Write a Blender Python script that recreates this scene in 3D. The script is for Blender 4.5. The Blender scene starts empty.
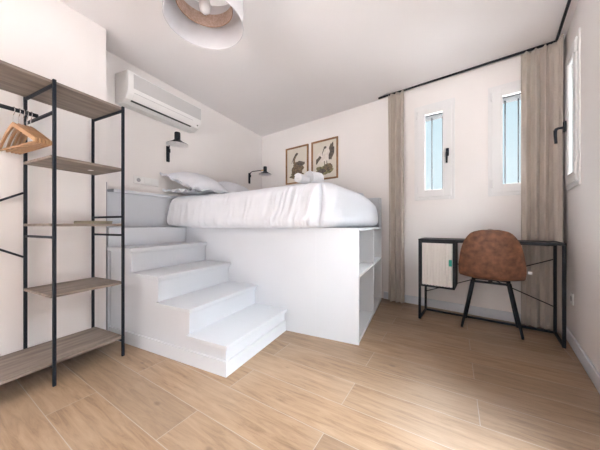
import bpy, bmesh, math, random
from mathutils import Vector, Matrix, noise

SC = bpy.context.scene
COL = SC.collection
random.seed(7)
PI = math.pi

# ------------------------------------------------------------------ camera
cam_d = bpy.data.cameras.new('camera'); cam = bpy.data.objects.new('camera', cam_d); COL.objects.link(cam)
cam_d.sensor_width = 36.0; cam_d.lens = 15.0; cam_d.clip_start = 0.02
cam.location = (0, 0, 0.88)
cam.rotation_euler = (PI/2, 0, math.atan2(0.4327, 0.9015))
SC.camera = cam

# ------------------------------------------------------------------ sky
W = bpy.data.worlds.new('sky'); SC.world = W; W.use_nodes = True
nt = W.node_tree; nt.nodes.clear()
wo = nt.nodes.new('ShaderNodeOutputWorld'); bg = nt.nodes.new('ShaderNodeBackground')
tc = nt.nodes.new('ShaderNodeTexCoord'); sx = nt.nodes.new('ShaderNodeSeparateXYZ'); cr = nt.nodes.new('ShaderNodeValToRGB')
mz = nt.nodes.new('ShaderNodeMapRange'); mz.inputs[1].default_value = -1.0; mz.inputs[2].default_value = 1.0
nt.links.new(tc.outputs['Generated'], sx.inputs[0]); nt.links.new(sx.outputs['Z'], mz.inputs[0]); nt.links.new(mz.outputs[0], cr.inputs[0])
els = cr.color_ramp.elements            # 0.5 is the horizon: added room-lighting glow below and high up, pale haze and blue band between
els[0].position = 0.0; els[0].color = (17.0, 16.7, 16.8, 1)
els[1].position = 1.0; els[1].color = (66.0, 68.0, 71.0, 1)
for p_, c_ in ((0.46, (17.0, 16.7, 16.8, 1)), (0.505, (0.78, 0.88, 0.93, 1)), (0.695, (0.66, 0.82, 0.91, 1)), (0.74, (66.0, 68.0, 71.0, 1))):
    e_ = els.new(p_); e_.color = c_
nt.links.new(cr.outputs[0], bg.inputs[0]); bg.inputs[1].default_value = 1.0
nt.links.new(bg.outputs[0], wo.inputs[0])

# ------------------------------------------------------------------ room frame (the back wall is not square to the left wall)
DB = Vector((0.976, -0.219, 0)).normalized()      # along the back wall, towards the right corner
NB = Vector((0.219, 0.976, 0)).normalized()       # out through the back wall
CR = Vector((1.073, 2.815, 0))                    # back right corner
CEIL = 2.40
def bw(s, off, z=0.0):       # s metres left of the right corner, off metres in front of the back wall
    return CR - DB*s - NB*off + Vector((0, 0, z))
def rw(s, off, z=0.0):       # s metres in front of the corner along the right wall, off metres in from it
    return CR - NB*s - DB*off + Vector((0, 0, z))

# ------------------------------------------------------------------ added fill light behind the camera, and exposure
def area_light(name, loc, direction, sx_, sy_, power, color):
    d = bpy.data.lights.new(name, 'AREA'); d.shape = 'RECTANGLE'; d.size = sx_; d.size_y = sy_; d.energy = power; d.color = color
    o = bpy.data.objects.new(name, d); COL.objects.link(o); o.location = loc
    o.rotation_euler = Vector(direction).to_track_quat('-Z', 'Z').to_euler()
    return o
DOOR_S0, DOOR_S1 = 1.60, 2.35
area_light('fill_light_behind_camera', (-1.0, -6.0, 1.25), (0.06, 1, 0), 3.2, 2.3, 30, (0.92, 0.96, 1.0))  # added area light far behind the camera, brightens the surfaces facing it
SC.view_settings.view_transform = 'Standard'; SC.view_settings.look = 'None'
SC.view_settings.gamma = 1.0; SC.view_settings.use_curve_mapping = False
SC.view_settings.exposure = 0.14

# ------------------------------------------------------------------ materials
def mat(name, color, rough=0.6, metal=0.0, var=0.0, scale=8.0, bump=0.0, bscale=60.0, sheen=0.0, stretch=None, color2=None):
    m = bpy.data.materials.new(name); m.use_nodes = True
    t = m.node_tree; b = t.nodes['Principled BSDF']
    b.inputs['Base Color'].default_value = (*color, 1); b.inputs['Roughness'].default_value = rough; b.inputs['Metallic'].default_value = metal
    if sheen: b.inputs['Sheen Weight'].default_value = sheen
    co = t.nodes.new('ShaderNodeTexCoord'); mp = t.nodes.new('ShaderNodeMapping')
    t.links.new(co.outputs['Object'], mp.inputs[0])
    if stretch: mp.inputs['Scale'].default_value = stretch
    if var or color2:
        n = t.nodes.new('ShaderNodeTexNoise'); n.inputs['Scale'].default_value = scale; n.inputs['Detail'].default_value = 5
        t.links.new(mp.outputs[0], n.inputs['Vector'])
        r = t.nodes.new('ShaderNodeValToRGB')
        c2 = color2 or tuple(max(0, c*(1-var)) for c in color)
        r.color_ramp.elements[0].position = 0.32; r.color_ramp.elements[1].position = 0.68
        r.color_ramp.elements[0].color = (*c2, 1); r.color_ramp.elements[1].color = (*color, 1)
        t.links.new(n.outputs['Fac'], r.inputs[0]); t.links.new(r.outputs[0], b.inputs['Base Color'])
    if bump:
        n2 = t.nodes.new('ShaderNodeTexNoise'); n2.inputs['Scale'].default_value = bscale; n2.inputs['Detail'].default_value = 3
        t.links.new(mp.outputs[0], n2.inputs['Vector'])
        bp = t.nodes.new('ShaderNodeBump'); bp.inputs['Strength'].default_value = bump; bp.inputs['Distance'].default_value = 0.01
        t.links.new(n2.outputs['Fac'], bp.inputs['Height']); t.links.new(bp.outputs[0], b.inputs['Normal'])
    return m

M = {}
M['wall'] = mat('warm_white_paint', (0.85, 0.81, 0.795), 0.85, var=0.02, scale=2.5, bump=0.05, bscale=90)
M['ceiling'] = mat('ceiling_paint', (0.87, 0.835, 0.835), 0.9, var=0.02, scale=2)
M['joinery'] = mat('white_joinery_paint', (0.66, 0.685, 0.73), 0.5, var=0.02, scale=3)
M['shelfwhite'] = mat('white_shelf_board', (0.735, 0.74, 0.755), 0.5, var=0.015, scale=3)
M['upvc'] = mat('white_window_plastic', (0.79, 0.78, 0.78), 0.35, var=0.01)
M['black'] = mat('black_powder_coat', (0.008, 0.0105, 0.016), 0.5, var=0.25, scale=20)
M['gunmetal'] = mat('dark_steel', (0.011, 0.015, 0.023), 0.5, metal=0.0, var=0.2, scale=15)
for _k in ('black', 'gunmetal'): M[_k].node_tree.nodes['Principled BSDF'].inputs['Specular IOR Level'].default_value = 0.25
M['wood'] = mat('greige_wood_board', (0.27, 0.22, 0.185), 0.6, color2=(0.16, 0.125, 0.105), scale=3.5, stretch=(9, 1.1, 9), bump=0.08, bscale=6)
M['hangerwood'] = mat('lacquered_beech', (0.47, 0.27, 0.14), 0.45, color2=(0.36, 0.195, 0.095), scale=5, stretch=(1, 8, 8))
M['chrome'] = mat('chrome_wire', (0.75, 0.75, 0.77), 0.18, metal=1.0)
M['linen'] = mat('greige_linen', (0.54, 0.475, 0.42), 0.9, color2=(0.46, 0.40, 0.35), scale=30, stretch=(1, 1, 0.25), bump=0.25, bscale=350, sheen=0.15)
M['sheet'] = mat('white_cotton', (0.70, 0.72, 0.77), 0.85, var=0.02, scale=5, bump=0.15, bscale=38, sheen=0.1)
M['towel'] = mat('white_terry', (0.76, 0.765, 0.79), 0.95, var=0.05, scale=60, bump=0.5, bscale=220)
M['acwhite'] = mat('white_appliance_plastic', (0.82, 0.805, 0.795), 0.35, var=0.01)
M['acgrille'] = mat('grey_air_grille', (0.57, 0.555, 0.555), 0.5, var=0.04, scale=3)
M['acdark'] = mat('dark_air_slot', (0.05, 0.05, 0.055), 0.5)
M['brass'] = mat('brass', (0.72, 0.48, 0.18), 0.3, metal=1.0)
M['lampinside'] = mat('white_enamel', (0.82, 0.80, 0.80), 0.5)
M['shade'] = mat('white_lampshade_fabric', (0.60, 0.58, 0.60), 0.8, var=0.03, scale=40)
M['cane'] = mat('brown_woven_shade', (0.50, 0.36, 0.30), 0.8, color2=(0.36, 0.245, 0.19), scale=90, bump=0.2, bscale=200)
M['bulb'] = mat('frosted_bulb', (0.82, 0.79, 0.80), 0.3)
M['frame'] = mat('bamboo_frame_wood', (0.34, 0.18, 0.075), 0.45, color2=(0.20, 0.095, 0.035), scale=28)
M['paper'] = mat('aged_print_paper', (0.70, 0.64, 0.555), 0.8, var=0.07, scale=6)
M['inkbrown'] = mat('brown_print_ink', (0.27, 0.19, 0.115), 0.8, color2=(0.085, 0.065, 0.05), scale=45)
M['inkgreen'] = mat('olive_print_ink', (0.33, 0.29, 0.15), 0.8, color2=(0.10, 0.095, 0.055), scale=38)
M['inkpale'] = mat('pale_print_ink', (0.80, 0.74, 0.68), 0.8, color2=(0.62, 0.54, 0.49), scale=22)
M['inkdark'] = mat('dark_print_ink', (0.07, 0.06, 0.055), 0.8, color2=(0.16, 0.13, 0.10), scale=40)
M['fluted'] = mat('ivory_fluted_panel', (0.86, 0.83, 0.80), 0.55, var=0.02)
M['teal'] = mat('teal_tab', (0.01, 0.36, 0.27), 0.5, var=0.1)
M['leather'] = mat('worn_brown_leather', (0.255, 0.110, 0.059), 0.5, color2=(0.115, 0.049, 0.029), scale=26, bump=0.2, bscale=70)
M['socket'] = mat('white_socket_plastic', (0.86, 0.85, 0.84), 0.3)
M['socketdark'] = mat('grey_socket_recess', (0.35, 0.35, 0.36), 0.5)
M['greystrip'] = mat('grey_edge_strip', (0.30, 0.30, 0.32), 0.6)
M['booklet'] = mat('olive_card_cover', (0.36, 0.32, 0.23), 0.7, var=0.2, scale=12)
M['grout'] = mat('pale_grout', (0.44, 0.385, 0.33), 0.9, var=0.08, scale=20)
M['blind'] = mat('dark_blind_slat', (0.010, 0.011, 0.013), 0.8)
M['bars'] = mat('grey_painted_iron', (0.045, 0.052, 0.062), 0.6, var=0.2, scale=12)

# floor tiles: oak look, grain runs along each tile
def oak():
    m = bpy.data.materials.new('oak_look_tile'); m.use_nodes = True; t = m.node_tree; b = t.nodes['Principled BSDF']
    L = t.links.new
    a = t.nodes.new('ShaderNodeAttribute'); a.attribute_name = 'grain'
    tone = t.nodes.new('ShaderNodeAttribute'); tone.attribute_name = 'tone'
    mp = t.nodes.new('ShaderNodeMapping'); mp.inputs['Scale'].default_value = (1.2, 11.0, 1.0); L(a.outputs['Vector'], mp.inputs[0])
    n = t.nodes.new('ShaderNodeTexNoise'); n.inputs['Scale'].default_value = 3.2; n.inputs['Detail'].default_value = 9; n.inputs['Roughness'].default_value = 0.70
    n.inputs['Distortion'].default_value = 0.6; L(mp.outputs[0], n.inputs['Vector'])
    r = t.nodes.new('ShaderNodeValToRGB'); e = r.color_ramp.elements
    e[0].position = 0.28; e[0].color = (0.175, 0.108, 0.062, 1); e[1].position = 0.72; e[1].color = (0.40, 0.280, 0.185, 1)
    mid = e.new(0.5); mid.color = (0.305, 0.200, 0.124, 1)
    L(n.outputs['Fac'], r.inputs[0])
    # large soft mottling within a tile
    n3 = t.nodes.new('ShaderNodeTexNoise'); n3.inputs['Scale'].default_value = 2.2; n3.inputs['Detail'].default_value = 2; L(a.outputs['Vector'], n3.inputs['Vector'])
    mx0 = t.nodes.new('ShaderNodeMix'); mx0.data_type = 'RGBA'; mx0.blend_type = 'MIX'
    mr = t.nodes.new('ShaderNodeMapRange'); mr.inputs[1].default_value = 0.4; mr.inputs[2].default_value = 0.75; mr.inputs[4].default_value = 0.45
    L(n3.outputs['Fac'], mr.inputs[0]); L(mr.outputs[0], mx0.inputs[0]); L(r.outputs[0], mx0.inputs[6]); mx0.inputs[7].default_value = (0.40, 0.300, 0.218, 1)
    # knots
    v = t.nodes.new('ShaderNodeTexVoronoi'); v.inputs['Scale'].default_value = 2.1
    mp2 = t.nodes.new('ShaderNodeMapping'); mp2.inputs['Scale'].default_value = (1.0, 1.9, 1.0); L(a.outputs['Vector'], mp2.inputs[0]); L(mp2.outputs[0], v.inputs['Vector'])
    kr = t.nodes.new('ShaderNodeMapRange'); kr.inputs[1].default_value = 0.02; kr.inputs[2].default_value = 0.06; kr.inputs[3].default_value = 0.55; kr.inputs[4].default_value = 0.0
    L(v.outputs['Distance'], kr.inputs[0])
    mx1 = t.nodes.new('ShaderNodeMix'); mx1.data_type = 'RGBA'; L(kr.outputs[0], mx1.inputs[0]); L(mx0.outputs[2], mx1.inputs[6]); mx1.inputs[7].default_value = (0.13, 0.085, 0.055, 1)
    hsv = t.nodes.new('ShaderNodeHueSaturation'); L(mx1.outputs[2], hsv.inputs['Color']); L(tone.outputs['Fac'], hsv.inputs['Value'])
    L(hsv.outputs[0], b.inputs['Base Color'])
    b.inputs['Roughness'].default_value = 0.42
    bp = t.nodes.new('ShaderNodeBump'); bp.inputs['Strength'].default_value = 0.06; bp.inputs['Distance'].default_value = 0.005
    L(n.outputs['Fac'], bp.inputs['Height']); L(bp.outputs[0], b.inputs['Normal'])
    return m
M['oak'] = oak()

def glass():
    m = bpy.data.materials.new('window_glass'); m.use_nodes = True; t = m.node_tree; t.nodes.clear()
    o = t.nodes.new('ShaderNodeOutputMaterial'); mx = t.nodes.new('ShaderNodeMixShader'); tr = t.nodes.new('ShaderNodeBsdfTransparent'); gl = t.nodes.new('ShaderNodeBsdfGlossy')
    fr = t.nodes.new('ShaderNodeFresnel'); fr.inputs[0].default_value = 1.35
    tr.inputs[0].default_value = (0.96, 0.98, 0.98, 1); gl.inputs['Roughness'].default_value = 0.02
    t.links.new(fr.outputs[0], mx.inputs[0]); t.links.new(tr.outputs[0], mx.inputs[1]); t.links.new(gl.outputs[0], mx.inputs[2]); t.links.new(mx.outputs[0], o.inputs[0])
    return m
M['glass'] = glass()

# ------------------------------------------------------------------ mesh helpers
class MB:
    def __init__(self):
        self.v = []; self.f = []; self.m = []; self.s = []
    def add(self, vs, fs, mi=0, smooth=False, X=None):
        o = len(self.v)
        for p in vs:
            p = Vector(p); self.v.append(X @ p if X else p)
        for f in fs:
            self.f.append([i+o for i in f]); self.m.append(mi); self.s.append(smooth)
        return self
    def frm(self, bm, mi=0, smooth=False, X=None):
        bm.verts.index_update()
        self.add([v.co.copy() for v in bm.verts], [[v.index for v in f.verts] for f in bm.faces], mi, smooth, X); bm.free(); return self
    def box(self, a, b, bev=0.0, mi=0, X=None, seg=2):
        a = Vector(a); b = Vector(b); lo = Vector(map(min, a, b)); hi = Vector(map(max, a, b))
        bm = bmesh.new(); bmesh.ops.create_cube(bm, size=1.0)
        for v in bm.verts: v.co = Vector(((lo[i]+hi[i])/2 + v.co[i]*(hi[i]-lo[i]) for i in range(3)))
        if bev: bmesh.ops.bevel(bm, geom=bm.edges[:], offset=min(bev, 0.45*min(hi-lo)), segments=seg, affect='EDGES', profile=0.5)
        return self.frm(bm, mi, False, X)
    def bar(self, p, q, w, h, bev=0.0, mi=0, up=(0, 0, 1), X=None):   # rectangular bar from p to q
        p = Vector(p); q = Vector(q); d = (q-p); L_ = d.length; d.normalize()
        u = Vector(up)
        if abs(d.dot(u)) > 0.99: u = Vector((1, 0, 0))
        sx_ = d.cross(u).normalized(); uz = sx_.cross(d).normalized()
        R = Matrix((( *[d[0], sx_[0], uz[0]], p[0]), (d[1], sx_[1], uz[1], p[1]), (d[2], sx_[2], uz[2], p[2]), (0, 0, 0, 1)))
        return self.box((0, -w/2, -h/2), (L_, w/2, h/2), bev, mi, (X @ R) if X else R)
    def tube(self, pts, r, n=10, mi=0, closed=False, X=None, caps=True):
        pts = [Vector(p) for p in pts]; N = len(pts)
        rs = r if isinstance(r, (list, tuple)) else [r]*N
        vs = []; fs = []; prev = None
        for i, p in enumerate(pts):
            a = pts[(i-1) % N] if (closed or i > 0) else p; b = pts[(i+1) % N] if (closed or i < N-1) else p
            d = (b-a).normalized()
            if prev is None:
                u = Vector((0, 0, 1)) if abs(d.z) < 0.9 else Vector((1, 0, 0)); u = (u - d*u.dot(d)).normalized()
            else:
                u = (prev - d*prev.dot(d)).normalized()
            prev = u; w = d.cross(u)
            for k in range(n):
                t = 2*PI*k/n; vs.append(p + (u*math.cos(t) + w*math.sin(t))*rs[i])
        for i in range(N if closed else N-1):
            j = (i+1) % N
            for k in range(n): fs.append((i*n+k, i*n+(k+1) % n, j*n+(k+1) % n, j*n+k))
        if not closed and caps: fs += [tuple(range(n))[::-1], tuple((N-1)*n+k for k in range(n))]
        return self.add(vs, fs, mi, True, X)
    def lathe(self, prof, n=32, mi=0, X=None, smooth=True, cap=True):       # prof: (r, z)
        vs = []; fs = []
        for r, z in prof:
            for k in range(n): vs.append((r*math.cos(2*PI*k/n), r*math.sin(2*PI*k/n), z))
        for i in range(len(prof)-1):
            for k in range(n): fs.append((i*n+k, i*n+(k+1) % n, (i+1)*n+(k+1) % n, (i+1)*n+k))
        if cap:
            if prof[0][0] > 1e-5: fs.append(tuple(range(n))[::-1])
            if prof[-1][0] > 1e-5: fs.append(tuple((len(prof)-1)*n+k for k in range(n)))
        return self.add(vs, fs, mi, smooth, X)
    def prism(self, poly, z0, z1, mi=0, X=None):                            # poly: (x, y)
        n = len(poly); vs = [(x, y, z0) for x, y in poly] + [(x, y, z1) for x, y in poly]
        fs = [tuple(range(n))[::-1], tuple(range(n, 2*n))] + [(i, (i+1) % n, n+(i+1) % n, n+i) for i in range(n)]
        return self.add(vs, fs, mi, False, X)
    def build(self, name, mats, parent=None, fix=True, sharp=True, merge=False):
        me = bpy.data.meshes.new(name); me.from_pydata([tuple(v) for v in self.v], [], self.f)
        ms = mats if isinstance(mats, (list, tuple)) else [mats]
        for m_ in ms: me.materials.append(M[m_] if isinstance(m_, str) else m_)
        for p, mi, s in zip(me.polygons, self.m, self.s): p.material_index = mi; p.use_smooth = s
        if fix or merge:
            bm = bmesh.new(); bm.from_mesh(me)
            if merge: bmesh.ops.remove_doubles(bm, verts=bm.verts[:], dist=1e-5)
            if fix: bmesh.ops.recalc_face_normals(bm, faces=bm.faces[:])
            bm.to_mesh(me); bm.free()
        if any(self.s):
            try: me.set_sharp_from_angle(angle=math.radians(42))
            except Exception: pass
        me.update()
        o = bpy.data.objects.new(name, me); COL.objects.link(o)
        if parent: o.parent = parent
        return o

def thing(name, label, cat, loc=(0, 0, 0), rz=0.0, group=None):
    o = bpy.data.objects.new(name, None); COL.objects.link(o); o.empty_display_size = 0.1
    o.location = loc; o.rotation_euler = (0, 0, rz); o['label'] = label; o['category'] = cat
    if group: o['group'] = group
    return o
def tag(o, label, cat, group=None, kind=None):
    o['label'] = label; o['category'] = cat
    if group: o['group'] = group
    if kind: o['kind'] = kind
    return o
def struct(o, label, cat):
    o['kind'] = 'structure'; o['label'] = label; o['category'] = cat; return o
def copy_thing(root, loc=None, rz=None, label=None):
    r = root.copy(); COL.objects.link(r)
    if loc is not None: r.location = loc
    if rz is not None: r.rotation_euler = (0, 0, rz)
    if label: r['label'] = label
    for ch in list(root.children):
        c = ch.copy(); COL.objects.link(c); c.parent = r
        for g in list(ch.children):
            d = g.copy(); COL.objects.link(d); d.parent = c
    return r
def frame_mat(origin, ex, ey, ez=Vector((0, 0, 1))):
    return Matrix(((ex[0], ey[0], ez[0], origin[0]), (ex[1], ey[1], ez[1], origin[1]), (ex[2], ey[2], ez[2], origin[2]), (0, 0, 0, 1)))

# ------------------------------------------------------------------ room shell
XL, XN, YN = -2.46, -2.20, 1.10                 # left wall, its nearer jutting part, and where it steps
YF = -2.60                                      # front wall, behind the camera
def line_x(pa, da, y):                          # x where the right wall crosses y
    return pa.x + da.x*(y-pa.y)/da.y
XRF = line_x(CR, NB, YF)
BLC = CR - DB*((CR.x-XL)/DB.x)                  # back left corner

def wall_with_holes(origin, ex, out, length, height, thick, holes, mats='wall'):
    """a wall in the plane through origin along ex; holes are (s0, s1, z0, z1)"""
    xs = sorted({0.0, length, *[h[0] for h in holes], *[h[1] for h in holes]}); zs = sorted({0.0, height, *[h[2] for h in holes], *[h[3] for h in holes]})
    solid = {}
    for i in range(len(xs)-1):
        for j in range(len(zs)-1):
            cx, cz = (xs[i]+xs[i+1])/2, (zs[j]+zs[j+1])/2
            solid[i, j] = not any(h[0] < cx < h[1] and h[2] < cz < h[3] for h in holes)
    mb = MB(); P = lambda s, d, z: origin + ex*s + out*d + Vector((0, 0, z))
    for (i, j), ok in solid.items():
        if not ok: continue
        a, b, c, d = xs[i], xs[i+1], zs[j], zs[j+1]
        mb.add([P(a, 0, c), P(b, 0, c), P(b, 0, d), P(a, 0, d)], [(0, 1, 2, 3)]); mb.add([P(a, thick, c), P(b, thick, c), P(b, thick, d), P(a, thick, d)], [(3, 2, 1, 0)])
        for (di, dj, q) in ((-1, 0, [(a, c), (a, d)]), (1, 0, [(b, c), (b, d)]), (0, -1, [(a, c), (b, c)]), (0, 1, [(a, d), (b, d)])):
            if not solid.get((i+di, j+dj), False):
                (s0, z0), (s1, z1) = q
                mb.add([P(s0, 0, z0), P(s1, 0, z1), P(s1, thick, z1), P(s0, thick, z0)], [(0, 1, 2, 3)])
    return mb.build
TH = 0.20
WIN = {1: (0.785, 1.14), 2: (0.115, 0.485)}     # openings in the back wall, metres from the corner
LB = (CR - BLC).length
o = wall_with_holes(CR.copy(), -DB, NB, LB+0.0, CEIL, TH, [(WIN[1][0], WIN[1][1], 1.165, 2.165), (WIN[2][0], WIN[2][1], 1.165, 2.165)])('wall_back', 'wall', merge=True)
struct(o, 'warm white painted back wall with two small windows', 'wall')
LR = (CR - Vector((XRF, YF, 0))).length
W3 = (0.185, 0.535)
o = wall_with_holes(CR.copy(), -NB, DB, LR, CEIL, TH, [(W3[0], W3[1], 1.165, 2.165), (DOOR_S0, DOOR_S1, 0.0, 2.0)])('wall_right', 'wall', merge=True)
struct(o, 'white painted right wall beside the desk', 'wall')
o = wall_with_holes(Vector((XN-TH, YF, 0)), Vector((1, 0, 0)), Vector((0, -1, 0)), XRF-XN+TH+0.2, CEIL, 0.15, [(1.15, 2.20, 0.0, 2.10)])('wall_front', 'wall', merge=True)
struct(o, 'white wall behind the camera with a wide doorway', 'wall')
mb = MB().prism([(XN, YF), (XN, YN), (XL, YN), (XL, BLC.y+0.25), (XL-0.2, BLC.y+0.25), (XL-0.2, YF)], 0, CEIL)
struct(mb.build('wall_left', 'wall'), 'warm white left wall stepping back behind the bed head', 'wall')
poly = [(XL-0.2, YF-0.15), (XRF+0.05, YF-0.15), (XRF+0.26, YF), tuple((CR+DB*0.22+NB*0.22)[:2]), (BLC.x-0.2, BLC.y+0.26)]
struct(MB().prism(poly, CEIL, CEIL+0.12).build('ceiling', 'ceiling'), 'plain white ceiling', 'ceiling')

# floor: rectangular oak-look tiles, half bond, with open grout joints
def build_floor():
    sl = 0.105; t = Vector((1, -sl, 0)).normalized(); p = Vector((sl, 1, 0)).normalized()
    LEN, WID, G = 1.135, 0.1962, 0.0032
    ref = Vector((0.292, 1.55, 0))                  # middle of one measured short joint
    t0 = ref.dot(t) - 0.03 - LEN/2; p0 = ref.dot(p) - WID*0.46 + 0.060
    me = MB(); tones = []; grains = []
    bl = [Vector((XL-0.2, YF-0.12, 0)), Vector((XRF+0.04, YF-0.12, 0)), CR+DB*0.15+NB*0.15, Vector((XL-0.2, BLC.y+0.15, 0))]
    def inside(q):
        for i in range(4):
            a, b = bl[i], bl[(i+1) % 4]
            if (b.x-a.x)*(q.y-a.y)-(b.y-a.y)*(q.x-a.x) < 0: return False
        return True
    rnd = random.Random(11)
    for r in range(-20, 14):
        for k in range(-5, 5):
            a = t0 + (k + (0.5 if r % 2 else 0.0))*LEN; c = p0 + r*WID
            P = lambda u, w: t*u + p*w
            tone = rnd.uniform(0.86, 1.10); off = Vector((rnd.uniform(0, 30), rnd.uniform(0, 30), rnd.uniform(0, 9)))
            # cut each tile to the room outline
            poly_ = [(a+G/2, c+G/2), (a+LEN-G/2, c+G/2), (a+LEN-G/2, c+WID-G/2), (a+G/2, c+WID-G/2)]
            pts = [P(*q) for q in poly_]
            for i in range(4):
                A, B = bl[i], bl[(i+1) % 4]; out = []
                sd = lambda q: (B.x-A.x)*(q.y-A.y)-(B.y-A.y)*(q.x-A.x)
                for n_ in range(len(pts)):
                    q1, q2 = pts[n_], pts[(n_+1) % len(pts)]; d1, d2 = sd(q1), sd(q2)
                    if d1 >= 0: out.append(q1)
                    if (d1 >= 0) != (d2 >= 0): out.append(q1 + (q2-q1)*(d1/(d1-d2)))
                pts = out
                if len(pts) < 3: break
            if len(pts) < 3: continue
            me.add(pts, [tuple(range(len(pts)))], 0)
            for q in pts: tones.append(tone); grains.append(Vector((q.dot(t)-a, q.dot(p)-c, 0)) + off)
    n_t = len(me.v)
    me.add([q + Vector((0, 0, -0.0015)) for q in bl], [(0, 1, 2, 3)], 1)
    me.add([q + Vector((0, 0, -0.10)) for q in bl], [(3, 2, 1, 0)], 1)
    tones += [1.0]*8; grains += [Vector((0, 0, 0))]*8
    o = me.build('floor', ['oak', 'grout'], fix=False)
    at = o.data.attributes.new('tone', 'FLOAT', 'POINT'); at.data.foreach_set('value', tones)
    ag = o.data.attributes.new('grain', 'FLOAT_VECTOR', 'POINT'); ag.data.foreach_set('vector', [c for g in grains for c in g])
    return o
struct(build_floor(), 'light oak look plank tiles with pale grout lines', 'floor')

# skirting boards
def skirting(name, pts, label):
    mb = MB()
    for p, q, inn in pts:
        X = frame_mat(p, (q-p).normalized(), inn); mb.box((0, 0.0005, 0.0), ((q-p).length, 0.014, 0.085), 0.003, 0, X)
    return struct(mb.build(name, 'joinery'), label, 'skirting board')
skirting('baseboard_back', [(bw(1.50, 0), bw(0.016, 0), -NB)], 'low white skirting board along the back wall under the windows')
skirting('baseboard_right', [(rw(0.0, 0), rw(DOOR_S0-0.06, 0), -DB), (rw(DOOR_S1+0.06, 0), rw(LR-0.02, 0), -DB)], 'white skirting board along the right wall')
skirting('baseboard_left', [(Vector((XN, YF+0.02, 0)), Vector((XN, YN-0.02, 0)), Vector((1, 0, 0)))], 'white skirting board behind the clothes rack')

# panelled ledge round the head of the bed and along the back wall
mb = MB(); LZ = 1.188
mb.box((XL+0.001, YN+0.002, 0.0), (XL+0.075, BLC.y-0.13, LZ-0.026)); mb.box((XL+0.001, 1.225, LZ-0.026), (XL+0.122, BLC.y-0.17, LZ), 0.003)
struct(mb.build('trim_1', 'joinery'), 'white panelled ledge behind the bed head', 'ledge')
mb = MB(); s_end = (CR.x+0.418)/DB.x
X = frame_mat(bw(0, 0), -DB, -NB)
mb.box((s_end, 0.001, 0.0), (LB-0.15, 0.085, 1.205), 0.003, 0, X)
struct(mb.build('trim_2', 'joinery'), 'low white panel along the back wall behind the bed', 'panel')
struct(MB().box((XN-0.024, YN+0.0005, 0.72), (XN-0.004, YN+0.010, 1.216), 0.002).build('trim_3', 'greystrip'), 'thin grey upright edge strip beside the top stair', 'edge strip')

# windows --------------------------------------------------------------
def ring(mb, s0, s1, z0, z1, w, d0, d1, bev, X, mi=0):
    mb.box((s0, d0, z0), (s0+w, d1, z1), bev, mi, X); mb.box((s1-w, d0, z0), (s1, d1, z1), bev, mi, X)
    mb.box((s0+w*0.98, d0, z0), (s1-w*0.98, d1, z0+w), bev, mi, X); mb.box((s0+w*0.98, d0, z1-w), (s1-w*0.98, d1, z1), bev, mi, X)
def make_window(n, X, s0, s1, handle, bars, label, zt=2.18, hinge_hi=True):
    """X: s along the wall, +y into the room"""
    z0, z1 = 1.15, zt
    mb = MB(); ring(mb, s0, s1, z0, z1, 0.045, -0.05, 0.010, 0.003, X)
    w = mb.build(f'window_{n}', 'upvc'); struct(w, label, 'window')
    mb = MB(); ring(mb, s0+0.0165, s1-0.0165, z0+0.0165, z1-0.0165, 0.02, -0.19, -0.0505, 0.0, X); mb.build('dark_reveal_lining', 'bars', w)  # dark lining added so the outer reveal edges don't catch bright light
    a, b, c, d = s0+0.03, s1-0.03, z0+0.03, z1-0.035
    mb = MB(); ring(mb, a, b, c, d, 0.072, -0.010, 0.020, 0.004, X); ring(mb, a+0.06, b-0.06, c+0.06, d-0.06, 0.018, -0.008, 0.013, 0.003, X)
    mb.build('sash', 'upvc', w)
    MB().box((a+0.07, 0.002, c+0.07), (b-0.07, 0.006, d-0.07), 0, 0, X).build('glass_pane', 'glass', w)
    for zz in (c+0.045, d-0.10):
        e = b if hinge_hi else a; sg = 1 if hinge_hi else -1
        MB().tube([X @ Vector((e+sg*0.004, 0.020, zz)), X @ Vector((e+sg*0.004, 0.020, zz+0.075))], 0.0085, 10).build('hinge', 'upvc', w)
    if handle:
        hs = a+0.034 if hinge_hi else b-0.034; hz = 1.625
        h = MB().box((hs-0.014, 0.0202, hz-0.035), (hs+0.014, 0.036, hz+0.045), 0.004, 0, X).build('handle_plate', 'black', w)
        pts = [(hs, 0.034, hz), (hs, 0.062, hz), (hs, 0.072, hz-0.004), (hs, 0.078, hz-0.016), (hs, 0.078, hz-0.05), (hs, 0.074, hz-0.115)]
        MB().tube([X @ Vector(p) for p in pts], [0.009, 0.009, 0.0105, 0.011, 0.010, 0.009], 10).build('handle_lever', 'black', h)
    for ss in bars:                                           # iron bars outside the pane
        MB().tube([X @ Vector((ss, -0.125, z0+0.02)), X @ Vector((ss, -0.125, z1-0.02))], 0.0065, 8).build('security_bar', 'bars', w)
    MB().box((s0+0.037, -0.18, z1-0.112), (s1-0.037, -0.042, z1-0.037), 0.002, 0, X).build('rolled_blind', 'blind', w)
    return w
XB = frame_mat(bw(0, 0), -DB, -NB)
XR = frame_mat(rw(0, 0), -NB, -DB)
make_window(1, XB, 0.770, 1.155, True, (1.004, 0.898), 'narrow white barred window left of the two on the back wall, with black handle')
make_window(2, XB, 0.100, 0.500, False, (0.372, 0.276, 0.180), 'narrow white barred window half behind the gathered curtain')
make_window(3, XR, 0.170, 0.550, True, (0.42, 0.32), 'narrow white window on the right wall seen edge-on, with black lever handle')

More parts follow.
